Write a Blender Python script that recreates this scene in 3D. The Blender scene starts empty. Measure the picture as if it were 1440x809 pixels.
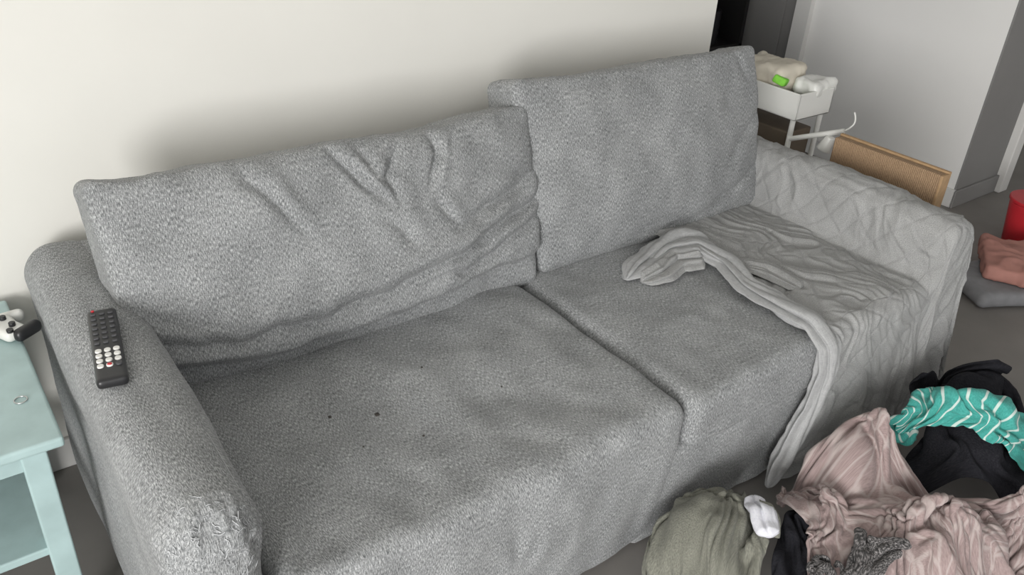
import bpy, bmesh, math, random, time
import numpy as np
from mathutils import Vector, Matrix
T0=time.time()
rng=np.random.RandomState(7); random.seed(7)
scene=bpy.context.scene
scene.view_settings.view_transform='Standard'

# ---------------------------------------------------------------- noise
PERM=rng.permutation(256); PERM=np.concatenate([PERM,PERM,PERM]); VAL=rng.rand(256)*2-1
def vnoise(P,seed=0):
    P=np.asarray(P,float)+seed*17.31
    i=np.floor(P).astype(int); f=P-i; f=f*f*f*(f*(f*6-15)+10)
    i&=255
    def h(a,b,c): return VAL[PERM[PERM[PERM[(i[:,0]+a)&255]+((i[:,1]+b)&255)]+((i[:,2]+c)&255)]]
    x,y,z=f[:,0],f[:,1],f[:,2]
    def l(a,b,t): return a+(b-a)*t
    return l(l(l(h(0,0,0),h(1,0,0),x),l(h(0,1,0),h(1,1,0),x),y),l(l(h(0,0,1),h(1,0,1),x),l(h(0,1,1),h(1,1,1),x),y),z)
def fbm(P,o=4,seed=0):
    s=0;a=1;t=0
    for k in range(o):
        s=s+a*vnoise(P*(2**k),seed+k); t+=a; a*=.5
    return s/t
def ridge(P,o=3,seed=0):
    s=0;a=1;t=0
    for k in range(o):
        s=s+a*(1-2*np.abs(vnoise(P*(2**k),seed+k))); t+=a; a*=.5
    return s/t
def smooth(x,a,b):
    t=np.clip((x-a)/(b-a),0,1); return t*t*(3-2*t)
def polydist(U,V,pts):
    best=np.full(U.shape,1e9); bt=np.zeros(U.shape); sg=np.zeros(U.shape)
    n=len(pts)-1
    for k in range(n):
        ax,ay=pts[k];bx,by=pts[k+1]
        dx,dy=bx-ax,by-ay; L=dx*dx+dy*dy+1e-12
        t=np.clip(((U-ax)*dx+(V-ay)*dy)/L,0,1)
        ex=U-(ax+t*dx);ey=V-(ay+t*dy); d=np.sqrt(ex*ex+ey*ey)
        m=d<best; best=np.where(m,d,best); bt=np.where(m,(k+t)/n,bt); sg=np.where(m,np.sign(dx*ey-dy*ex),sg)
    return best,bt,sg
def crease(U,V,pts,depth,w,ridgeh=.5):
    d,t,sg=polydist(U,V,pts)
    env=np.sin(np.pi*np.clip(t*.9+.05,0,1))**1.0
    side=.65+.35*sg*np.clip(d/.006,0,1)
    return env*(-depth*np.exp(-(np.sqrt(d*d+1.0e-5)/w)) + ridgeh*depth*side*np.exp(-((d-2.6*w)/(2.0*w))**2))

# ---------------------------------------------------------------- mesh helpers
def link(o,parent=None):
    scene.collection.objects.link(o)
    if parent: o.parent=parent
    return o
def mesh_obj(name,V,F,mat=None,parent=None,smooth_=True,uv=None):
    me=bpy.data.meshes.new(name); me.from_pydata([tuple(v) for v in V],[],[tuple(f) for f in F]); me.update()
    o=bpy.data.objects.new(name,me)
    if smooth_: me.polygons.foreach_set('use_smooth',[True]*len(me.polygons))
    if mat: me.materials.append(mat)
    link(o,parent)
    if uv is not None:
        l=me.uv_layers.new(name='UVMap'); idx=np.zeros(len(me.loops),int); me.loops.foreach_get('vertex_index',idx)
        l.data.foreach_set('uv',np.asarray(uv)[idx].astype(np.float32).ravel())
    return o
def box_uv(o,off=(0,0)):
    me=o.data; l=me.uv_layers.new(name='UVMap') if not me.uv_layers else me.uv_layers[0]
    co=np.zeros(len(me.vertices)*3); me.vertices.foreach_get('co',co); co=co.reshape(-1,3)
    uv=np.zeros((len(me.loops),2),np.float32)
    for p in me.polygons:
        n=p.normal; a=[abs(n.x),abs(n.y)*1.15,abs(n.z)]; k=a.index(max(a))
        for li in p.loop_indices:
            c=co[me.loops[li].vertex_index]
            uv[li]= (c[1],c[2]) if k==0 else ((c[0],c[2]) if k==1 else (c[0],c[1]))
    uv+=np.array(off); l.data.foreach_set('uv',uv.ravel())
def rbox(size,r,step):
    h=np.array(size)/2.; n=[max(2,int(round(s/step))) for s in size]
    idx={};V=[];F=[]
    def g(i,j,k):
        key=(i,j,k)
        if key not in idx:
            idx[key]=len(V); V.append((i,j,k))
        return idx[key]
    nx,ny,nz=n
    for k,flip in ((0,1),(nz,0)):
        for i in range(nx):
            for j in range(ny):
                q=[g(i,j,k),g(i+1,j,k),g(i+1,j+1,k),g(i,j+1,k)]; F.append(q[::-1] if flip else q)
    for j,flip in ((0,0),(ny,1)):
        for i in range(nx):
            for k in range(nz):
                q=[g(i,j,k),g(i+1,j,k),g(i+1,j,k+1),g(i,j,k+1)]; F.append(q[::-1] if flip else q)
    for i,flip in ((0,1),(nx,0)):
        for j in range(ny):
            for k in range(nz):
                q=[g(i,j,k),g(i,j+1,k),g(i,j+1,k+1),g(i,j,k+1)]; F.append(q[::-1] if flip else q)
    P=np.array(V,float)/np.array(n)*2-1; P=P*h
    hr=np.maximum(h-r,1e-4); c=np.clip(P,-hr,hr); d=P-c; L=np.linalg.norm(d,axis=1,keepdims=True); L[L<1e-9]=1
    N=d/L
    return c+N*r,F,N
def box(name,lo,hi,mat,parent=None,bev=0.0,rot=None):
    lo=Vector(lo);hi=Vector(hi); c=(lo+hi)/2; s=hi-lo
    bm=bmesh.new(); bmesh.ops.create_cube(bm,size=1); bmesh.ops.scale(bm,vec=s,verts=bm.verts)
    if bev>0: bmesh.ops.bevel(bm,geom=bm.edges[:],offset=bev,segments=3,profile=.5,affect='EDGES')
    me=bpy.data.meshes.new(name); bm.to_mesh(me); bm.free(); me.materials.append(mat)
    o=bpy.data.objects.new(name,me); o.location=c
    if rot: o.rotation_euler=rot
    return link(o,parent)
def cyl(name,p0,p1,r,mat,parent=None,r2=None,seg=24,bev=0.0):
    p0=Vector(p0);p1=Vector(p1); d=p1-p0
    bm=bmesh.new(); bmesh.ops.create_cone(bm,cap_ends=True,segments=seg,radius1=r,radius2=r if r2 is None else r2,depth=d.length)
    if bev>0:
        es=[e for e in bm.edges if len(e.link_faces)==2 and any(len(f.verts)>4 for f in e.link_faces)]
        bmesh.ops.bevel(bm,geom=es,offset=bev,segments=3,profile=.5,affect='EDGES')
    me=bpy.data.meshes.new(name); bm.to_mesh(me); bm.free(); me.materials.append(mat)
    me.polygons.foreach_set('use_smooth',[len(p.vertices)<=4 for p in me.polygons])
    o=bpy.data.objects.new(name,me); o.location=(p0+p1)/2; o.rotation_euler=d.to_track_quat('Z','Y').to_euler()
    return link(o,parent)
def curve(name,pts,r,mat,parent=None,cyclic=False):
    cu=bpy.data.curves.new(name,'CURVE'); cu.dimensions='3D'; cu.bevel_depth=r; cu.bevel_resolution=3; cu.resolution_u=8
    s=cu.splines.new('NURBS'); s.points.add(len(pts)-1); s.order_u=3; s.use_endpoint_u=not cyclic; s.use_cyclic_u=cyclic
    for p,q in zip(s.points,pts): p.co=(*q,1)
    o=bpy.data.objects.new(name,cu); cu.materials.append(mat); return link(o,parent)
def empty(name):
    e=bpy.data.objects.new(name,None); e.empty_display_size=.05; return link(e)

# ---------------------------------------------------------------- materials
def newmat(name):
    m=bpy.data.materials.new(name); m.use_nodes=True; nt=m.node_tree; b=nt.nodes['Principled BSDF']; return m,nt,b
def plain(name,col,rough=.6,noise=0.0,scale=8,metal=0,bump=0,spec=.5):
    m,nt,b=newmat(name); b.inputs['Roughness'].default_value=rough; b.inputs['Metallic'].default_value=metal
    b.inputs['Specular IOR Level'].default_value=spec
    tc=nt.nodes.new('ShaderNodeTexCoord'); n=nt.nodes.new('ShaderNodeTexNoise'); n.inputs['Scale'].default_value=scale; n.inputs['Detail'].default_value=5
    nt.links.new(tc.outputs['Object'],n.inputs['Vector'])
    r=nt.nodes.new('ShaderNodeValToRGB'); e=r.color_ramp.elements
    e[0].position=.3;e[1].position=.7
    e[0].color=(*[c*(1-noise) for c in col],1); e[1].color=(*[min(1,c*(1+noise)) for c in col],1)
    nt.links.new(n.outputs['Fac'],r.inputs['Fac']); nt.links.new(r.outputs['Color'],b.inputs['Base Color'])
    if bump:
        bp=nt.nodes.new('ShaderNodeBump'); bp.inputs['Strength'].default_value=bump; bp.inputs['Distance'].default_value=.002
        nt.links.new(n.outputs['Fac'],bp.inputs['Height']); nt.links.new(bp.outputs['Normal'],b.inputs['Normal'])
    return m
def fabric(name,dark,mid,light,sx=260,sy=85,bump=.5,extra=None,sheen=.1,contrast=(.33,.5,.68),cross=.42,dist=.003):
    m,nt,b=newmat(name); N=nt.nodes;L=nt.links
    b.inputs['Roughness'].default_value=.95; b.inputs['Specular IOR Level'].default_value=.1
    b.inputs['Sheen Weight'].default_value=sheen
    uv=N.new('ShaderNodeUVMap')
    def nz(x,y,det=3):
        mp=N.new('ShaderNodeMapping'); mp.inputs['Scale'].default_value=(x,y,1); L.new(uv.outputs[0],mp.inputs[0])
        n=N.new('ShaderNodeTexNoise'); n.inputs['Scale'].default_value=1; n.inputs['Detail'].default_value=det; L.new(mp.outputs[0],n.inputs['Vector']); return n
    a=nz(sx,sy); c=nz(sy*1.3,sx*1.1); big=nz(9,7,4)
    mx=N.new('ShaderNodeMix'); mx.data_type='FLOAT'; mx.inputs[0].default_value=cross
    L.new(a.outputs['Fac'],mx.inputs[2]); L.new(c.outputs['Fac'],mx.inputs[3])
    m2=N.new('ShaderNodeMix'); m2.data_type='FLOAT'; m2.inputs[0].default_value=.12
    L.new(mx.outputs[0],m2.inputs[2]); L.new(big.outputs['Fac'],m2.inputs[3])
    r=N.new('ShaderNodeValToRGB'); e=r.color_ramp.elements; e[0].position=contrast[0]; e[0].color=(*dark,1); e[1].position=contrast[2]; e[1].color=(*light,1)
    k=e.new(contrast[1]); k.color=(*mid,1)
    L.new(m2.outputs[0],r.inputs['Fac'])
    out=r.outputs['Color']; height=mx.outputs[0]
    if extra: out,height=extra(N,L,uv,out,height)
    L.new(out,b.inputs['Base Color'])
    bp=N.new('ShaderNodeBump'); bp.inputs['Strength'].default_value=bump; bp.inputs['Distance'].default_value=dist
    L.new(height,bp.inputs['Height']); L.new(bp.outputs['Normal'],b.inputs['Normal'])
    return m
sofa_m=fabric('sofa_heather',(.088,.092,.095),(.25,.256,.26),(.54,.547,.55),sx=640,sy=125,contrast=(.355,.5,.64),cross=.28,bump=.12,dist=.0012)
def quilt(N,L,uv,out,height):
    res=[]
    for ang in (.9,-.75):
        mp=N.new('ShaderNodeMapping'); mp.inputs['Rotation'].default_value=(0,0,ang); L.new(uv.outputs[0],mp.inputs[0])
        w=N.new('ShaderNodeTexWave'); w.inputs['Scale'].default_value=4.2; w.inputs['Distortion'].default_value=5; w.inputs['Detail'].default_value=3; w.inputs['Detail Scale'].default_value=.6; L.new(mp.outputs[0],w.inputs['Vector'])
        p=N.new('ShaderNodeMath'); p.operation='POWER'; p.inputs[1].default_value=16; L.new(w.outputs['Fac'],p.inputs[0]); res.append(p)
    mxx=N.new('ShaderNodeMath'); mxx.operation='MAXIMUM'; L.new(res[0].outputs[0],mxx.inputs[0]); L.new(res[1].outputs[0],mxx.inputs[1])
    c=N.new('ShaderNodeMix'); c.data_type='RGBA'; mm=N.new('ShaderNodeMath'); mm.operation='MULTIPLY'; mm.inputs[1].default_value=.12; L.new(mxx.outputs[0],mm.inputs[0])
    L.new(mm.outputs[0],c.inputs[0]); L.new(out,c.inputs[6]); c.inputs[7].default_value=(.16,.16,.16,1)
    h=N.new('ShaderNodeMath'); h.operation='MULTIPLY_ADD'; h.inputs[1].default_value=-1.2; L.new(mxx.outputs[0],h.inputs[0]); L.new(height,h.inputs[2])
    return c.outputs[2],h.outputs[0]
throw_m=fabric('throw_quilted',(.23,.23,.228),(.335,.335,.332),(.45,.45,.447),sx=330,sy=330,bump=.45,extra=quilt)
hem_m=fabric('throw_hem',(.30,.302,.304),(.375,.377,.38),(.45,.45,.452),sx=400,sy=60,bump=.25)
def pinkpat(N,L,uv,out,height):
    mp=N.new('ShaderNodeMapping'); mp.inputs['Scale'].default_value=(30,11,1); mp.inputs['Rotation'].default_value=(0,0,.4); L.new(uv.outputs[0],mp.inputs[0])
    v=N.new('ShaderNodeTexVoronoi'); v.feature='DISTANCE_TO_EDGE'; v.inputs['Scale'].default_value=1; L.new(mp.outputs[0],v.inputs['Vector'])
    r=N.new('ShaderNodeValToRGB'); e=r.color_ramp.elements; e[0].position=.03;e[0].color=(.5,.5,.5,1);e[1].position=.10;e[1].color=(0,0,0,1); L.new(v.outputs['Distance'],r.inputs[0])
    c=N.new('ShaderNodeMix'); c.data_type='RGBA'; L.new(r.outputs[0],c.inputs[0]); L.new(out,c.inputs[6]); c.inputs[7].default_value=(.52,.46,.44,1)
    return c.outputs[2],height
pink_m=fabric('mauve_fleece',(.24,.178,.172),(.31,.237,.23),(.39,.305,.293),sx=180,sy=180,bump=.5,extra=pinkpat,sheen=.12)
def stripes(N,L,uv,out,height):
    mp=N.new('ShaderNodeMapping'); L.new(uv.outputs[0],mp.inputs[0])
    w=N.new('ShaderNodeTexWave'); w.inputs['Scale'].default_value=7.5; w.inputs['Distortion'].default_value=.6; L.new(mp.outputs[0],w.inputs['Vector'])
    r=N.new('ShaderNodeValToRGB'); e=r.color_ramp.elements; e[0].position=.90;e[0].color=(0,0,0,1);e[1].position=.95;e[1].color=(.9,.9,.9,1); L.new(w.outputs['Fac'],r.inputs[0])
    c=N.new('ShaderNodeMix'); c.data_type='RGBA'; L.new(r.outputs[0],c.inputs[0]); L.new(out,c.inputs[6]); c.inputs[7].default_value=(.62,.7,.66,1)
    return c.outputs[2],height
teal_m=fabric('teal_striped',(.045,.27,.235),(.065,.34,.30),(.10,.42,.37),sx=200,sy=200,bump=.3,extra=stripes)
olive_m=fabric('olive_terry',(.13,.13,.11),(.205,.205,.172),(.29,.285,.245),sx=220,sy=220,bump=.9,sheen=.1)
dark_m=fabric('dark_cotton',(.01,.01,.013),(.018,.018,.022),(.03,.03,.034),sx=200,sy=200,bump=.3,sheen=0)
tweed_m=fabric('tweed_fleece',(.02,.02,.02),(.08,.076,.076),(.32,.30,.30),sx=220,sy=220,bump=1,contrast=(.40,.5,.62))
sock_m=fabric('white_cotton',(.55,.55,.62),(.65,.65,.70),(.75,.75,.79),sx=300,sy=80,bump=.3)
wall_m=plain('wall_paint',(.79,.775,.73),.9,.02,3,bump=.05,spec=.2)
wallw_m=plain('hall_wall_paint',(.83,.82,.80),.85,.015,3,spec=.2)
wallg_m=plain('wall_shade_door_grey',(.24,.235,.23),.9,.03,3,spec=.2)  # hall wall's shade put into the colour; also the door's own grey
trim_m=plain('white_trim',(.72,.71,.69),.5,.02,6)
floor_m=plain('floor_vinyl',(.215,.202,.19),.6,.10,5,bump=.1)
ceil_m=plain('ceiling_paint',(.8,.8,.78),.9,.01,4)
blue_m=plain('duckegg_paint',(.40,.53,.53),.45,.10,14,bump=.15)
black_m=plain('black_plastic',(.02,.02,.022),.35,.1,20)
white_m=plain('white_plastic',(.72,.72,.69),.35,.02,10)
btnw_m=plain('white_rubber',(.8,.79,.76),.5,.02,30)
btnk_m=plain('dark_rubber',(.06,.06,.065),.5,.05,30)
red_m=plain('red_plastic',(.5,.02,.03),.4,.1,10)
coral_m=plain('coral_cloth',(.42,.20,.165),.8,.12,12,bump=.3)
greybag_m=plain('grey_felt',(.22,.22,.23),.9,.1,30,bump=.4)
green_m=plain('lime_sponge',(.22,.62,.06),.8,.1,60,bump=.5)
paper_m=plain('kraft_paper',(.62,.57,.48),.8,.08,10)
box_m=plain('brown_box',(.13,.10,.07),.7,.15,10)
wood_m=plain('cardboard_edge',(.40,.26,.14),.8,.12,40)
chrome_m=plain('steel',(.6,.6,.6),.3,.02,10,metal=1)
darkshelf_m=plain('dark_shelf',(.016,.015,.015),.6,.2,10)
stain_m=plain('stain',(.05,.045,.04),.9,.2,60)
sis_m,nt,b=newmat('sisal_weave'); b.inputs['Roughness'].default_value=.9
tc=nt.nodes.new('ShaderNodeTexCoord'); w=nt.nodes.new('ShaderNodeTexWave'); w.bands_direction='Y'; w.inputs['Scale'].default_value=55; w.inputs['Distortion'].default_value=3; w.inputs['Detail'].default_value=3
n2=nt.nodes.new('ShaderNodeTexNoise'); n2.inputs['Scale'].default_value=190
nt.links.new(tc.outputs['Object'],w.inputs['Vector']);nt.links.new(tc.outputs['Object'],n2.inputs['Vector'])
mu=nt.nodes.new('ShaderNodeMix'); mu.data_type='FLOAT'; mu.inputs[0].default_value=.55; nt.links.new(w.outputs['Fac'],mu.inputs[2]); nt.links.new(n2.outputs['Fac'],mu.inputs[3])
r=nt.nodes.new('ShaderNodeValToRGB'); r.color_ramp.elements[0].position=.2; r.color_ramp.elements[0].color=(.20,.125,.07,1); r.color_ramp.elements[1].position=.8; r.color_ramp.elements[1].color=(.44,.30,.185,1)
nt.links.new(mu.outputs[0],r.inputs[0]); nt.links.new(r.outputs[0],b.inputs['Base Color']); bp=nt.nodes.new('ShaderNodeBump'); bp.inputs['Strength'].default_value=.7; bp.inputs['Distance'].default_value=.003
nt.links.new(mu.outputs[0],bp.inputs['Height']); nt.links.new(bp.outputs[0],b.inputs['Normal'])

# ---------------------------------------------------------------- camera
cam=bpy.data.cameras.new('camera'); co=bpy.data.objects.new('camera',cam); link(co)
R=Vector((.8036,-.5928,.0553)); U=Vector((.2591,.4318,.8640)); B=Vector((-.5359,-.6798,.5006))
co.matrix_world=Matrix(((R.x,U.x,B.x,0),(R.y,U.y,B.y,0),(R.z,U.z,B.z,1.6),(0,0,0,1)))
cam.sensor_width=36; cam.lens=36*1187/1440; cam.clip_start=.02
scene.camera=co

# ---------------------------------------------------------------- room
WY=2.03; Y0=-4
box('floor',(-2.7,Y0,-.1),(6,4,0),floor_m)
box('wall_back',(-2.7,WY,0),(2.44,WY+.12,2.5),wall_m)
box('ceiling',(-2.7,Y0,2.5),(6,4,2.6),ceil_m)
box('wall_hall',(4.02,1.71,0),(4.14,2.70,2.5),wallw_m)
box('wall_hall_grey',(4.02,1.70,0),(4.42,1.712,2.5),wallg_m)  # faces away from the window, shade painted in as dark grey
box('wall_hall_end',(2.3,3.5,0),(6,3.6,2.5),wallg_m)
box('wall_right',(5.9,Y0,0),(6,3.5,2.5),wallw_m)
box('trim_1',(3.985,2.70,0),(4.15,2.79,2.5),trim_m)
box('trim_2',(4.42,1.66,0),(4.50,1.78,2.1),trim_m,bev=.006)
box('baseboard_hall',(4.0,1.69,0),(4.02,2.70,.09),trim_m,bev=.004)
box('baseboard_hall_grey',(4.0,1.685,0),(4.42,1.70,.09),wallg_m,bev=.004)
box('baseboard_back',(-2.7,WY-.015,0),(2.44,WY,.09),trim_m,bev=.004)
d=empty('door_1')
box('door_leaf',(4.03,2.80,.01),(4.07,3.49,2.1),wallg_m,d,bev=.003)
box('door_panel',(4.02,2.88,.2),(4.032,3.4,1.9),wallg_m,d,bev=.003)
wa,wb=-3.1,-.7
box('wall_left_low',(-2.7,Y0,0),(-2.6,WY,.5),wall_m); box('wall_left_top',(-2.7,Y0,2.2),(-2.6,WY,2.5),wall_m)
box('wall_left_a',(-2.7,Y0,.5),(-2.6,wa,2.2),wall_m); box('wall_left_b',(-2.7,wb,.5),(-2.6,WY,2.2),wall_m)
wn=empty('window_1')
for nm,lo,hi in (('sill',(-2.72,wa,.5),(-2.58,wb,.54)),('head',(-2.7,wa,2.16),(-2.62,wb,2.2)),('jamb_1',(-2.7,wa,.54),(-2.62,wa+.05,2.16)),('jamb_2',(-2.7,wb-.05,.54),(-2.62,wb,2.16)),('mullion',(-2.69,-1.93,.54),(-2.63,-1.87,2.16))):
    box(nm,lo,hi,trim_m,wn,bev=.004)

# ---------------------------------------------------------------- sofa
sofa=empty('sofa')
def soft(name,center,size,r,step,defo,mat=sofa_m,rotx=0,uvoff=(0,0),parent=sofa):
    P,F,N=rbox(size,r,step)
    P=defo(P,N,np.array(size)/2.)
    o=mesh_obj(name,P,F,mat,parent)
    box_uv(o,uvoff)
    o.location=center; o.rotation_euler=(rotx,0,0)
    return o
box('frame_base',(.18,1.0,.03),(2.34,1.94,.29),sofa_m,sofa,bev=.02); box_uv(bpy.data.objects['frame_base'])
def d_back(P,N,h):
    return P+N*(.006*fbm(P*6,3,3))[:,None]
soft('backrest',(1.26,1.91,.36),(2.14,.16,.62),.05,.03,d_back)
def d_arm(P,N,h):
    P=P.copy(); zn=P[:,2]/h[2]; yn=P[:,1]/h[1]; xn=P[:,0]/h[0]
    top=smooth(P[:,2],h[2]-.2,h[2])
    fr=smooth(-yn,.2,1)
    P[:,0]=P[:,0]*(1+.06*top-.03*(1-top))*(1-.10*fr)-.008*fr
    P[:,2]+= .010*(1-xn**2)*smooth(zn,.6,1)
    f=smooth(-yn,.80,.94)*smooth(zn,.5,.8)
    P+=N*(.006*fbm(P*np.array([9,4,7]),3,11))[:,None]
    P+=N*(f*.009*ridge(P*np.array([30,30,30]),4,5))[:,None]
    return P
armL=soft('arm_left',(.226,1.462,.35),(.165,1.076,.64),.066,.0055,d_arm)
armR=soft('arm_right',(2.325,1.455,.335),(.16,1.05,.59),.07,.02,lambda P,N,h:P+N*(.004*fbm(P*6,3,12))[:,None])
def tuck(zw): return .03*smooth(-(zw-.235),-.1,.23)-.008
def d_seatL(P,N,h):
    P=P.copy(); x,y,z=P[:,0].copy(),P[:,1].copy(),P[:,2].copy()
    topw=smooth(z,h[2]-.12,h[2])
    sag=-.030*np.exp(-((x+.18)/.26)**2-((y+.18)/.27)**2)-.014*np.exp(-((x-.25)/.2)**2-((y+.2)/.2)**2)
    P[:,2]+=topw*(sag+.018*fbm(P*5,3,21)+.004)
    fr=smooth(-y,h[1]-.1,h[1])
    P[:,1]+= fr*(.014*fbm(np.stack([(x+.785)*7,x*0,(z+.235)*4],1),3,31)) + fr*tuck(z+.235)
    P+=N*(.0018*ridge(P*np.array([14,9,14]),3,41))[:,None]
    for k,(cx,cz,a) in enumerate(((.0,.03,.3),(.05,.0,-.2))):
        P[:,1]+=-fr*crease(x,z,[(cx,cz+.06),(cx+a*.06,cz-.05)],.010,.010,.6)
    P[:,2]+=topw*crease(x,y,[(-.45,-.45),(-.33,-.25)],.010,.012)
    return P
seatL=soft('seat_left',(.788,1.40,.235),(.955,.93,.445),.045,.009,d_seatL)
def d_seatR(P,N,h):
    P=P.copy(); x,y,z=P[:,0].copy(),P[:,1].copy(),P[:,2].copy()
    topw=smooth(z,-.02,h[2])
    P[:,2]+=topw*(.012*(1-(x/h[0])**2)+.010*fbm(P*5,3,51))
    P[:,1]+=smooth(-y,h[1]-.1,h[1])*(.008*fbm(P*6,3,52))
    P+=N*(.002*ridge(P*14,3,53))[:,None]
    return P
seatR=soft('seat_right',(1.755,1.40,.378),(.96,.96,.15),.035,.009,d_seatR,uvoff=(.31,.2))
def d_fr(P,N,h):
    P=P.copy(); fr=smooth(-P[:,1],h[1]-.1,h[1])
    P[:,1]+=fr*(.014*fbm(np.stack([(P[:,0]+1.72)*7,P[:,0]*0,(P[:,2]+.165)*4],1),3,31)+tuck(P[:,2]+.165)+.001)
    return P
soft('front_panel_right',(1.71,1.42,.172),(1.04,.97,.32),.02,.014,d_fr,uvoff=(.5,.1))
bpy.context.view_layer.update()
for i,(x,y,r_) in enumerate(((.675,1.30,.005),(.585,1.345,.0035),(.83,1.37,.0025),(.72,1.18,.0025),(.60,1.22,.002),(.95,1.22,.002))):
    P,F,N=rbox((r_*2,r_*2.2,.003),.0014,r_/2); q=mesh_obj('stain_%d'%i,P,F,stain_m,sofa)
    hit,loc,nn,_=seatL.ray_cast(Vector((x,y,1))-seatL.location,Vector((0,0,-1)))
    q.location=(x,y,(loc.z+seatL.location.z+.0002) if hit else .455)

def back_cushion(name,center,hx,hz,hy,rotx,creases,seed,uvoff,taper=.05,rotz=0,k=1.0,over=None):
    P,F,N=rbox((2*hx,2*hy,2*hz),.028,.0055)
    x,y,z=P[:,0].copy(),P[:,1].copy(),P[:,2].copy(); xn=x/hx; zn=z/hz
    bul=(1-np.abs(xn)**3.2)*(1-np.abs(zn)**2.6)
    thick=.58+.42*np.clip(bul,0,1)**.8
    thick+= .16*np.exp(-((zn+.35)/.4)**2)*(1-np.abs(xn)**4)
    Y=y*thick
    X=x*(1+taper*zn*.8)
    X+=np.sign(xn)*.010*np.exp(-(zn/.5)**2)*np.abs(xn)**3
    Z=z*(1+.03*(1-xn**2)*(zn<0)) - .012*(1-np.abs(xn)**2)*(zn>0)*zn
    Q=np.stack([X,Y,Z],1)
    fr=smooth(-y/hy,-.1,.9)
    wob=.016*fbm(P*np.array([12,1,12]),2,seed+20); wob2=.016*fbm(P*np.array([12,1,12]),2,seed+25)
    for pts,dep,w,rh in creases:
        pp=[((2*u-1)*hx,(2*v-1)*hz) for u,v in pts]
        Q[:,1]-=fr*crease(x+wob,z+wob2,pp,dep*k,w,rh*.75)
    if over:
        us=[(2*u-1)*hx for u,v in over]; vs=[(2*v-1)*hz for u,v in over]
        L=np.interp(x,us,vs)+wob2*.8
        Q[:,1]+=fr*.042*smooth(L-z,-.004,.018)*(.55+.45*np.clip(1-xn,0,1))
    Q[:,1]-=fr*.018*fbm(P*np.array([5,1,6]),3,seed)
    Q+=N*(.0035*fbm(P*np.array([16,16,16]),3,seed+3))[:,None]
    Q[:,2]+=smooth(zn,.5,1)*.012*fbm(np.stack([x*7,y*0,z*0],1),3,seed+6)
    Q[:,2]+=smooth(zn,.8,1)*.003*ridge(P*np.array([18,6,0]),2,seed+7)
    o=mesh_obj(name,Q,F,sofa_m,sofa); box_uv(o,uvoff); o.location=center; o.rotation_euler=(rotx,0,rotz); return o
crL=[([(.275,1.0),(.31,.82),(.37,.60)],.020,.010,.5),
     ([(.47,1.0),(.51,.84),(.57,.64)],.024,.011,.6),
     ([(.53,.98),(.55,.86),(.575,.74)],.014,.009,.6),
     ([(.585,.62),(.58,.80),(.63,.97)],.018,.010,.6),
     ([(.70,1.0),(.715,.86),(.67,.70)],.022,.010,.6),
     ([(.76,.97),(.74,.80)],.008,.010,.6),
     ([(.665,.64),(.72,.48)],.012,.011,.6),
     ([(.53,.62),(.59,.52),(.62,.40)],.012,.012,.6),
     ([(.25,.19),(.55,.24),(.75,.33),(.9,.44),(1.06,.57)],.038,.013,.5),
     ([(.55,.18),(.75,.25),(.9,.33),(1.06,.46)],.028,.011,.5),
     ([(.70,.46),(.85,.55),(1.03,.68)],.018,.012,.5),
     ([(.02,.45),(.1,.34),(.22,.26)],.010,.016,.5),
     ([(-.03,.32),(.15,.22),(.4,.19)],.022,.012,.5)]
back_cushion('back_cushion_left',(.80,1.672,.660),.528,.24,.125,-math.radians(19),crL,100,(0,.1),taper=.045,k=1.2,over=[(-.1,.24),(.12,.15),(.30,.11),(.5,.13),(.72,.17),(.9,.20),(1.1,.22)])
crR=[([(1.0,.64),(.9,.5),(.78,.34)],.013,.013,.5),
     ([(1.0,.3),(.85,.18),(.7,.12)],.015,.012,.5),
     ([(.12,.92),(.3,.95),(.5,.93)],.007,.010,.5),
     ([(.2,.2),(.4,.12),(.6,.1)],.010,.013,.5),
     ([(.3,.1),(.5,.06),(.9,.12)],.013,.010,.5),
     ([(.88,.98),(.9,.9),(.95,.8)],.009,.009,.5)]
back_cushion('back_cushion_right',(1.795,1.70,.695),.475,.262,.12,-math.radians(17),crR,140,(.4,.6),taper=.03)
thr=plain('thread',(.45,.46,.47),.9,.05,30)
def onarm(x,y,z):
    hit,loc,nn,_=armL.ray_cast(Vector((x,y-.3,z))-armL.location,Vector((0,1,0)))
    return (loc+armL.location+nn*.0007) if hit else None
def onarmz(x,y):
    hit,loc,nn,_=armL.ray_cast(Vector((x,y,1))-armL.location,Vector((0,0,-1)))
    return (loc+armL.location+nn*.0007) if hit else None
bpy.context.view_layer.update()
for i in range(110):
    x=.15+.13*random.random(); t=random.random()**1.5; pts=[]
    for k in range(4):
        if i%3==0: q=onarmz(x,.935+.06*t)
        else: q=onarm(x,.93,.660-.13*t)
        if q is None: break
        pts.append(q+Vector((0,-.0008*random.random(),.0010*random.random())))
        x+=random.uniform(-.006,.006); t+=random.uniform(-.06,.06)
    if len(pts)>2: curve('thread_%d'%i,pts,random.choice((.0003,.0005,.0007)),thr,sofa)

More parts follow.
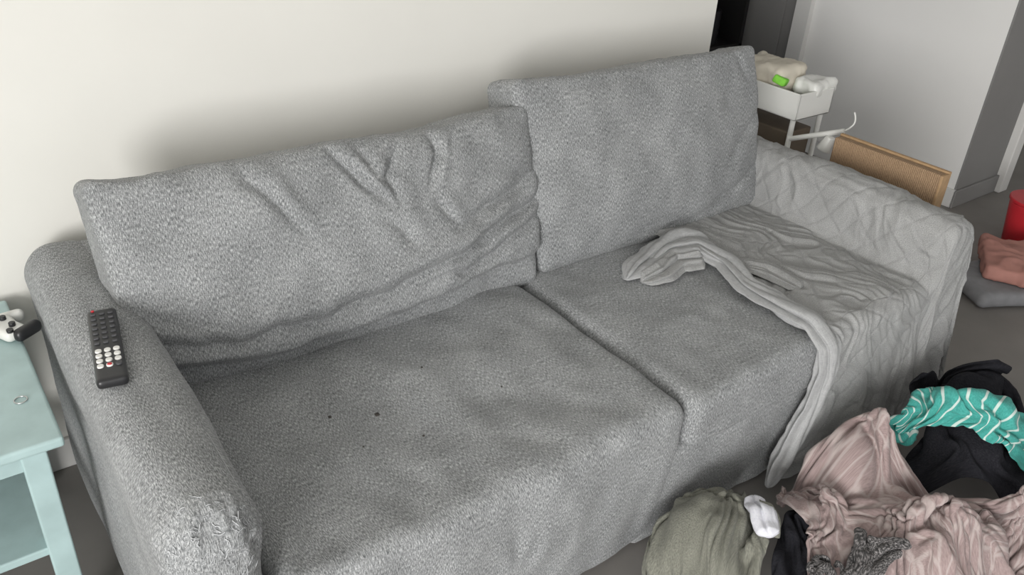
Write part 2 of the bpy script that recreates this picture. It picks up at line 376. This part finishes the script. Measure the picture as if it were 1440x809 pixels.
# ---------------------------------------------------------------- throw blanket
throw=empty('throw_blanket')
prof=[(1.76,.472),(1.9,.480),(2.1,.476),(2.215,.472),(2.238,.50),(2.246,.57),(2.254,.62),(2.280,.645),(2.320,.652),(2.360,.645),(2.392,.62),(2.404,.57),(2.402,.45),(2.400,.3),(2.398,.16)]
prof=np.array(prof); seg=np.r_[0,np.cumsum(np.linalg.norm(np.diff(prof,axis=0),axis=1))]
NS=280; s=np.linspace(0,seg[-1],NS); PX=np.interp(s,seg,prof[:,0]); PZ=np.interp(s,seg,prof[:,1])
for _ in range(4):
    PX[1:-1]=(PX[:-2]+PX[1:-1]*2+PX[2:])/4; PZ[1:-1]=(PZ[:-2]+PZ[1:-1]*2+PZ[2:])/4
nx=-np.gradient(PZ,s); nz_=np.gradient(PX,s); nl=np.hypot(nx,nz_); nx/=nl; nz_/=nl
NTt=210; NTf=110
V=[];UV=[]
yb=1.86; yf=.920; rr=.035
for j in range(NTt+NTf+1):
    if j<=NTt:
        k=j/NTt; y=yb+(yf+rr-yb)*k; 
        X=PX.copy();Y=np.full(NS,y);Z=PZ.copy(); Nn=np.stack([nx,np.zeros(NS),nz_],1); tt=(yb-y); k2=0
    else:
        k=(j-NTt)/NTf
        a=min(1,k*7)*math.pi/2
        ztop=PZ
        zb=np.where(PX<2.2,.05,.02)
        drop=np.maximum(ztop-rr-zb,0.02)
        k2=max(0,(k-1/7)/(6/7))
        Y=np.full(NS,yf+rr-rr*math.sin(a))
        Z=ztop-rr*(1-math.cos(a))-drop*k2
        X=PX-.14*k2*(1-smooth(PX,1.76,2.0))
        Nn=np.stack([nx*(1-k2)*.3,np.full(NS,-1.),nz_*(1-min(1,k*7))],1); Nn/=np.linalg.norm(Nn,axis=1,keepdims=True)
        tt=(yb-yf)+k*.45
        fold=np.sin(s*46+2.2*np.sin(tt*3)+fbm(np.stack([s*4,np.full(NS,tt*1.5),s*0],1),2,5)*3)
        Y-= (.012+.020*k2)*k2**.4*(fold*.5+.5)*(.4+.6*smooth(PX,2.1,2.3)) + .012*k2
    Pp=np.stack([X,Y,Z],1); ST=np.stack([s,np.full(NS,tt),s*0],1)
    w1=fbm(ST*5,2,9)[:,None]*.12
    Wp=ST+np.c_[w1,w1*.7,w1*0]
    seatw=1-smooth(PX,2.18,2.24)
    rot1=np.stack([Wp[:,0]*.8+Wp[:,1]*.6,-Wp[:,0]*.6+Wp[:,1]*.8,Wp[:,2]],1)
    cr=ridge(Wp*np.array([30,6,1]),3,12)*seatw*1.25+ridge(rot1*np.array([26,8,1]),3,14)*(1-seatw)*.9
    Pp+=Nn*((.0076*cr)+.006+.012*fbm(ST*np.array([7,5,1]),2,15))[:,None]
    V.append(Pp); UV.append(np.c_[s,np.full(NS,tt)])
V=np.concatenate(V);UV=np.concatenate(UV); F=[]
for j in range(NTt+NTf):
    for i in range(NS-1):
        a=j*NS+i; F.append((a,a+NS,a+NS+1,a+1))
th=mesh_obj('quilted_sheet',V,F,throw_m,throw,uv=UV)
def ribbon(name,path,mat,parent,n=140,m=56,lob=3,seed=0,tw=1.0,flat=.45,amp=.35):
    path=np.array(path,float); L=np.r_[0,np.cumsum(np.linalg.norm(np.diff(path[:,:3],axis=0),axis=1))]
    t=np.linspace(0,L[-1],n); C=np.stack([np.interp(t,L,path[:,k]) for k in range(path.shape[1])],1)
    for _ in range(10): C[1:-1]=(C[:-2]+2*C[1:-1]+C[2:])/4
    T=np.gradient(C[:,:3],axis=0); T/=np.linalg.norm(T,axis=1,keepdims=True)
    V=[];UV=[]
    th=np.linspace(0,2*np.pi,m,endpoint=False)
    for i in range(n):
        Nn=C[i,4:7]
        Bv=np.cross(T[i],Nn); Bv/=np.linalg.norm(Bv)+1e-9; Nv=np.cross(Bv,T[i])
        ph=tw*t[i]*6+fbm(np.array([[t[i]*4,seed,0]]),2,seed)[0]*2
        q=np.stack([np.cos(th)*1.2,np.sin(th)*1.2,np.full(m,t[i]*7.)],1)
        r=1+amp*np.sin(lob*th+ph)*.6+amp*.5*np.sin((lob*2+1)*th-ph*1.3+1)+.25*fbm(q,3,seed+1)
        pl=np.zeros(m)
        for a0,dp in ((.7,.26),(1.5,.36),(2.3,.28)):
            dd=np.angle(np.exp(1j*(th-a0-.5*math.sin(t[i]*5+a0*3)-.3*ph*.3))); pl-=dp*np.exp(-(dd/.13)**2)
        r=(r+pl)*(1+.14*fbm(np.stack([np.cos(th)*1.5,np.sin(th)*1.5,np.full(m,t[i]*24)],1),2,seed+4))
        e=min(1,(i+.5)/n*14,(n-i-.5)/n*14)**.5
        r=r*C[i,3]*e
        V.append(C[i,:3]+np.outer(r*np.cos(th),Bv)+np.outer(r*np.sin(th)*flat,Nv)); UV.append(np.c_[th*C[i,3],np.full(m,t[i])])
    V=np.concatenate(V);UV=np.concatenate(UV);F=[]
    for i in range(n-1):
        for k in range(m):
            k2=(k+1)%m; F.append((i*m+k,i*m+k2,(i+1)*m+k2,(i+1)*m+k))
    F.append(tuple(range(m))[::-1]); F.append(tuple((n-1)*m+k for k in range(m)))
    return mesh_obj(name,V,F,mat,parent,uv=UV)
ribbon('bunched_edge',[(1.60,1.42,.485,.030,0,0,1),(1.70,1.44,.50,.036,0,0,1),(1.79,1.41,.503,.038,0,0,1),(1.79,1.30,.497,.032,0,0,1),(1.74,1.18,.495,.030,0,0,1),(1.735,1.06,.495,.036,0,0,1),(1.745,.97,.49,.040,0,-.3,1),(1.75,.91,.45,.042,0,-.8,.7),(1.745,.895,.38,.042,0,-1,.1),(1.72,.895,.28,.042,0,-1,0),(1.67,.895,.18,.050,0,-1,0),(1.62,.895,.05,.058,0,-1,0)],hem_m,throw,n=260,m=110,lob=2,seed=3,amp=.36,flat=.42)
ribbon('bunched_fold_1',[(1.50,1.40,.475,.02,0,0,1),(1.56,1.425,.485,.030,0,0,1),(1.66,1.45,.49,.034,0,0,1),(1.78,1.46,.50,.042,0,0,1),(1.86,1.43,.495,.034,0,0,1)],hem_m,throw,lob=2,seed=8,flat=.5,amp=.45,m=110)
ribbon('bunched_fold_2',[(1.53,1.37,.475,.022,0,0,1),(1.60,1.365,.485,.03,0,0,1),(1.68,1.39,.49,.03,0,0,1),(1.76,1.36,.49,.033,0,0,1)],throw_m,throw,lob=3,seed=12,flat=.55,amp=.45,m=96)
ribbon('bunched_fold_3',[(1.80,1.33,.485,.03,0,0,1),(1.86,1.22,.49,.035,0,0,1),(1.87,1.1,.485,.03,0,0,1)],throw_m,throw,lob=3,seed=15,flat=.35,amp=.4,m=96)

# ---------------------------------------------------------------- remote control
rm=empty('remote_control')
rx,ry=.205,1.445; dirv=Vector((.045,.265,0)).normalized(); ang=math.atan2(-dirv.x,dirv.y)
zs=[onarmz(rx+a*.02,ry+b*.1) for a in (-1,0,1) for b in (-1,0,1)]; rz=max(q.z for q in zs if q is not None)+.0105
P,F,N=rbox((.052,.25,.020),.008,.004)
o=mesh_obj('body',P,F,black_m,rm)
def btn(x,y,w,h,mat,z=.0105):
    P,F,N=rbox((w,h,.005),min(w,h)*.45,min(w,h)/5); P[:,2]=np.clip(P[:,2],-.0022,.0022)
    q=mesh_obj('button',P,F,mat,rm); q.location=(x,y,z)
for r_ in range(4):
    for c in range(3): btn(-.015+c*.015,-.03-r_*.0165,.0115,.0115,btnw_m if not(r_==3 and c==2) else btnk_m)
btn(.0,-.0795,.0085,.0075,red_m,z=.0118)
for r_ in range(7):
    for c in range(3): btn(-.015+c*.015,.102-r_*.0175,.010,.006,btnk_m)
btn(-.015,.116,.006,.004,red_m)
rm.location=(rx,ry,rz); rm.rotation_euler=(0,0,ang)

# ---------------------------------------------------------------- side table
tb=empty('side_table')
tx0,tx1,ty0,ty1=-.40,.098,1.425,2.0; tz=.54
box('top',(tx0,ty0,tz-.022),(tx1,ty1,tz),blue_m,tb,bev=.006)
for n_,(ax,ay) in enumerate(((tx0+.03,ty0+.03),(tx1-.075,ty0+.03),(tx0+.03,ty1-.07),(tx1-.075,ty1-.07))):
    box('leg_%d'%n_,(ax,ay,0),(ax+.045,ay+.045,tz-.02),blue_m,tb,bev=.004)
box('apron_front',(tx0+.05,ty0+.035,tz-.075),(tx1-.05,ty0+.052,tz-.02),blue_m,tb)
box('apron_side',(tx1-.06,ty0+.05,tz-.075),(tx1-.043,ty1-.04,tz-.02),blue_m,tb)
box('apron_side_b',(tx0+.04,ty0+.05,tz-.075),(tx0+.057,ty1-.04,tz-.02),blue_m,tb)
box('apron_rear',(tx0+.05,ty1-.06,tz-.075),(tx1-.05,ty1-.043,tz-.02),blue_m,tb)
box('shelf',(tx0+.04,ty0+.04,.24),(tx1-.045,ty1-.04,.26),blue_m,tb,bev=.004)
gd=empty('game_controller')
P,F,N=rbox((.10,.06,.032),.014,.006); P[:,1]-=.15*np.abs(P[:,0])
mesh_obj('shell',P,F,white_m,gd)
for sx in (-1,1):
    P,F,N=rbox((.030,.075,.034),.014,.006); q=mesh_obj('grip',P,F,black_m if sx<0 else white_m,gd); q.location=(sx*.045,-.03,0); q.rotation_euler=(0,0,-sx*.25)
    cyl('stick',(sx*.022,-.008,.012),(sx*.022,-.008,.026),.008,black_m,gd,bev=.002)
cyl('dpad',(-.04,.008,.012),(-.04,.008,.020),.008,black_m,gd)
gd.location=(.075,1.835,tz+.017); gd.rotation_euler=(0,0,1.9); gd.scale=(.85,.85,.85)
for i,(x,y,r_) in enumerate(((.0,1.74,.014),(.055,1.58,.012),(-.03,1.64,.011))):
    curve('bangle' if i==0 else 'bangle.%03d'%i,[(x+r_*math.cos(a),y+r_*math.sin(a),tz+.002) for a in np.linspace(0,2*math.pi,10,endpoint=False)],.0013,chrome_m,cyclic=True)

# ---------------------------------------------------------------- storage cart behind the sofa
ct=empty('utility_cart')
def tray(x0,y0,x1,y1,z0,z1,mat,par,t=.008):
    box('tray_base',(x0,y0,z0),(x1,y1,z0+t),mat,par,bev=.003)
    box('tray_side',(x0,y0,z0),(x0+t,y1,z1),mat,par,bev=.003); box('tray_side',(x1-t,y0,z0),(x1,y1,z1),mat,par,bev=.003)
    box('tray_side',(x0,y0,z0),(x1,y0+t,z1),mat,par,bev=.003); box('tray_side',(x0,y1-t,z0),(x1,y1,z1),mat,par,bev=.003)
for z0 in (.06,.34,.63): tray(2.66,1.76,2.87,2.12,z0,z0+.10,white_m,ct)
for ax in (2.682,2.848):
    for ay in (1.782,2.098): cyl('post',(ax,ay,.0),(ax,ay,.70),.010,white_m,ct)
P,F,N=rbox((.16,.22,.11),.02,.008); P+=N*(.018*ridge(P*14,3,70))[:,None]; q=mesh_obj('crumpled_paper',P,F,paper_m,ct); q.location=(2.775,1.99,.725)
P,F,N=rbox((.14,.10,.05),.016,.007); P+=N*(.014*ridge(P*16,3,71))[:,None]; q=mesh_obj('crumpled_cloth',P,F,white_m,ct); q.location=(2.82,1.815,.728)
P,F,N=rbox((.06,.05,.03),.008,.005); q=mesh_obj('cleaning_sponge',P,F,green_m,ct); q.location=(2.70,1.885,.745); q.rotation_euler=(.3,.2,.4)
box('storage_box',(2.69,1.80,.43),(2.84,2.07,.57),box_m,ct,bev=.006)

cs=empty('cat_scratcher')
box('sisal_pad',(2.475,1.10,.0),(2.510,1.475,.695),sis_m,cs,bev=.006)
box('backing_board',(2.510,1.095,.0),(2.525,1.48,.70),wood_m,cs,bev=.003)
box('edge_strip',(2.473,1.093,.0),(2.512,1.101,.695),wood_m,cs,bev=.002)
lm=empty('clip_lamp')
cyl('arm_1',(2.56,1.70,.60),(2.60,1.52,.68),.009,white_m,lm,bev=.003)
curve('hook',[(2.60,1.52,.68),(2.61,1.50,.70),(2.61,1.495,.73),(2.605,1.505,.75)],.003,white_m,lm)
cyl('stem',(2.56,1.70,.02),(2.56,1.70,.61),.009,white_m,lm); cyl('foot',(2.56,1.70,0),(2.56,1.70,.02),.055,white_m,lm,bev=.004)
cyl('head',(2.58,1.57,.60),(2.585,1.555,.65),.026,white_m,lm,r2=.016,bev=.003)

sh=empty('storage_shelf')
for z0 in (.02,.45,.85,1.25,1.6): box('shelf_board',(3.2,3.08,z0),(3.97,3.4,z0+.025),darkshelf_m,sh)
for x0 in (3.2,3.945): box('side_panel',(x0,3.08,0),(x0+.025,3.4,1.62),darkshelf_m,sh)
box('rear_panel',(3.2,3.4,0),(3.97,3.415,1.62),darkshelf_m,sh)
cyl('cooking_pot',(3.75,3.22,.475),(3.75,3.22,.66),.11,black_m,sh,bev=.01); cyl('lidded_pot',(3.78,3.22,.875),(3.78,3.22,1.02),.10,black_m,sh,bev=.01)

P,F,N=rbox((.34,.42,.06),.025,.010); P+=N*(.018*ridge(P*11,3,80))[:,None]; P[:,2]=np.maximum(P[:,2],-.030)
q=mesh_obj('coral_bag',P,F,coral_m,None); q.location=(3.52,1.08,.100); q.rotation_euler=(0,.0,.5)
P,F,N=rbox((.40,.30,.06),.025,.012); P+=N*(.008*fbm(P*9,3,81))[:,None]; q2=mesh_obj('felt_pad',P,F,greybag_m,None); q2.location=(3.40,1.14,.034); q2.rotation_euler=(0,0,-.5)
curve('bag_strap',[(-.2,-.1,-.04),(-.22,-.18,-.035),(-.1,-.25,-.02),(0,-.18,.03)],.012,coral_m,q)
rd=empty('red_bucket')
cyl('body',(3.92,1.30,.0),(3.92,1.30,.20),.09,red_m,rd,r2=.115,bev=.008); cyl('lid',(3.92,1.30,.20),(3.92,1.30,.215),.12,red_m,rd,bev=.004)
print('TIME static',time.time()-T0)

# ---------------------------------------------------------------- laundry (cloth simulation)
tmp=[]
def collider(o,th=.004):
    o.modifiers.new('col','COLLISION'); o.collision.thickness_outer=th; o.collision.cloth_friction=70
    tmp.append(o)
collider(box('tmp_floor',(-.5,-.8,-.1),(4,2,0),floor_m)); collider(box('tmp_sofa',(-.5,.915,0),(2.42,1.9,.6),floor_m)); collider(box('tmp_throw',(1.56,.865,0),(2.42,1.9,.6),floor_m))
MO=[]
def mound(c,hx,hy,hz,rot):
    MO.append((c[0],c[1],hx,hy,hz,rot))
    bm=bmesh.new(); bmesh.ops.create_uvsphere(bm,u_segments=24,v_segments=16,radius=1)
    me=bpy.data.meshes.new('tmp_mound'); bm.to_mesh(me); bm.free()
    o=bpy.data.objects.new('tmp_mound',me); link(o); o.location=(c[0],c[1],0); o.scale=(hx,hy,hz); o.rotation_euler=(0,0,rot); collider(o,.004); return o
def H(x,y):
    h=np.zeros(x.shape)
    for cx,cy,a,b,c,r in MO:
        dx,dy=x-cx,y-cy; u=(math.cos(r)*dx+math.sin(r)*dy)/a; v=(-math.sin(r)*dx+math.cos(r)*dy)/b
        h=np.maximum(h,c*np.sqrt(np.clip(1-u*u-v*v,0,1)))
    return h
LAY=[]
def sim(name,mat,center,half,amp,res,frames,seed,freq=5.0,rot=0,thick=.004,lateral=.05,sub=1,bend=.12,ymax=.84,lift=.02):
    nx=res; ny=max(8,int(res*half[1]/half[0]))
    S,Tt=np.meshgrid(np.linspace(-1,1,nx),np.linspace(-1,1,ny)); S=S.ravel();Tt=Tt.ravel()
    x=S*half[0]; y=Tt*half[1]
    Q=np.stack([x*freq,y*freq,x*0],1)
    z=amp*(vnoise(Q,seed)+.5*vnoise(Q*1.9,seed+1)); 
    x=x+lateral*vnoise(Q*1.5,seed+5); y=y+lateral*vnoise(Q*1.5,seed+9)
    c,s_=math.cos(rot),math.sin(rot)
    xx=center[0]+c*x-s_*y; yy=center[1]+s_*x+c*y
    yy=np.where(yy>ymax-.06, ymax-.06+.06*np.tanh((yy-ymax+.06)/.06)*.98, yy)
    base=H(xx,yy)
    for (xa,ya,xb,yb_,hh) in LAY:
        base=np.where((xx>xa)&(xx<xb)&(yy>ya)&(yy<yb_),base+hh,base)
    V=np.stack([xx,yy,base+lift+(z-z.min())*.8],1)
    G=V.reshape(ny,nx,3); du=np.r_[0,np.cumsum(np.linalg.norm(np.diff(G[ny//2],axis=0),axis=1))]; dv=np.r_[0,np.cumsum(np.linalg.norm(np.diff(G[:,nx//2],axis=0),axis=1))]
    UV=np.stack([np.tile(du,ny),np.repeat(dv,nx)],1)
    F=[(j*nx+i,j*nx+i+1,(j+1)*nx+i+1,(j+1)*nx+i) for j in range(ny-1) for i in range(nx-1)]
    o=mesh_obj(name,V,F,mat,None,uv=UV)
    cm=o.modifiers.new('cloth','CLOTH'); st=cm.settings; st.quality=5; st.mass=.25; st.tension_stiffness=12; st.compression_stiffness=12; st.shear_stiffness=6; st.bending_stiffness=bend; st.air_damping=1.5
    cs_=cm.collision_settings; cs_.use_collision=True; cs_.distance_min=.006; cs_.use_self_collision=True; cs_.self_distance_min=.006; cs_.collision_quality=3; cs_.self_friction=10; cs_.friction=70
    cm.point_cache.frame_start=1; cm.point_cache.frame_end=frames+2
    for f in range(1,frames+1): scene.frame_set(f)
    dg=bpy.context.evaluated_depsgraph_get(); ev=o.evaluated_get(dg); me=bpy.data.meshes.new_from_object(ev)
    o.modifiers.clear(); o.data=me
    scene.frame_set(1)
    dup=bpy.data.objects.new('tmp_'+name,me.copy()); link(dup); collider(dup,.006)
    sd=o.modifiers.new('solid','SOLIDIFY'); sd.thickness=thick; sd.offset=0
    ss=o.modifiers.new('sub','SUBSURF'); ss.levels=sub; ss.render_levels=sub
    return o
mound((2.04,.60),.22,.20,.19,-1.0); mound((2.26,.76),.17,.12,.17,-.4)
sim('dark_clothes',dark_m,(2.18,.68),(.34,.26),.10,50,22,3,freq=6,rot=-.5)
mound((1.42,.72),.20,.15,.15,0)
sim('dark_clothes.001',dark_m,(1.48,.70),(.30,.16),.08,48,20,4,freq=6,rot=0)
LAY+=[(1.75,.3,2.6,.9,.06)]
sim('striped_shirt',teal_m,(2.02,.635),(.24,.10),.09,56,16,7,freq=8,rot=-.95,lift=.03)
LAY[:]=[(1.15,.5,1.8,.9,.05)]
mound((1.25,.80),.17,.13,.23,.0)
sim('bath_towel',olive_m,(1.20,.77),(.24,.15),.12,60,24,5,freq=6.5,rot=.1,thick=.006,ymax=.895,lift=.02)
mound((1.62,.54),.24,.19,.22,-.3); mound((1.69,.75),.11,.09,.29,-.2)
LAY[:]=[(1.15,.5,1.7,.9,.04),(1.8,.4,2.2,.9,.03)]
sim('mauve_blanket',pink_m,(1.63,.57),(.31,.24),.17,86,26,9,freq=6,rot=-.5,lateral=.05,thick=.007,ymax=.85,lift=.03)
LAY[:]=[(1.1,.2,1.8,.9,.07)]
sim('tweed_sweater',tweed_m,(1.40,.545),(.15,.055),.05,46,12,8,freq=8,rot=-.6,thick=.008,lift=.02)
dg=bpy.context.evaluated_depsgraph_get()
sp=[]
for k in range(5):
    t=k/4; x=1.374-.08*t; y=.788-.106*t
    hit,loc,nn,ix,ob,mt=scene.ray_cast(dg,Vector((x,y,.7)),Vector((0,0,-1)),distance=.8)
    zz=max((loc.z if hit else .1)+.022,.235-.055*t)
    sp.append([x,y,zz,(.020,.026,.028,.027,.022)[k],0,0,1])
for o in tmp: bpy.data.objects.remove(o,do_unlink=True)
ribbon('sock',sp,sock_m,None,n=60,m=48,lob=2,seed=20,flat=.7,amp=.1)

# ---------------------------------------------------------------- light
def area(name,loc,target,sx,sy,p,col):
    l=bpy.data.lights.new(name,'AREA'); l.shape='RECTANGLE'; l.size=sx; l.size_y=sy; l.energy=p; l.color=col
    o=bpy.data.objects.new(name,l); link(o); o.location=loc; o.rotation_euler=(Vector(target)-Vector(loc)).to_track_quat('-Z','Y').to_euler(); return o
area('window_daylight',(-2.55,(wa+wb)/2,1.35),(0,(wa+wb)/2,1.35),2.3,1.6,268,(1,.995,.98))
wd=bpy.data.worlds.new('world'); scene.world=wd; wd.use_nodes=True; bg=wd.node_tree.nodes['Background']; bg.inputs[0].default_value=(.95,.97,1,1); bg.inputs[1].default_value=.64
print('TIME total',time.time()-T0)
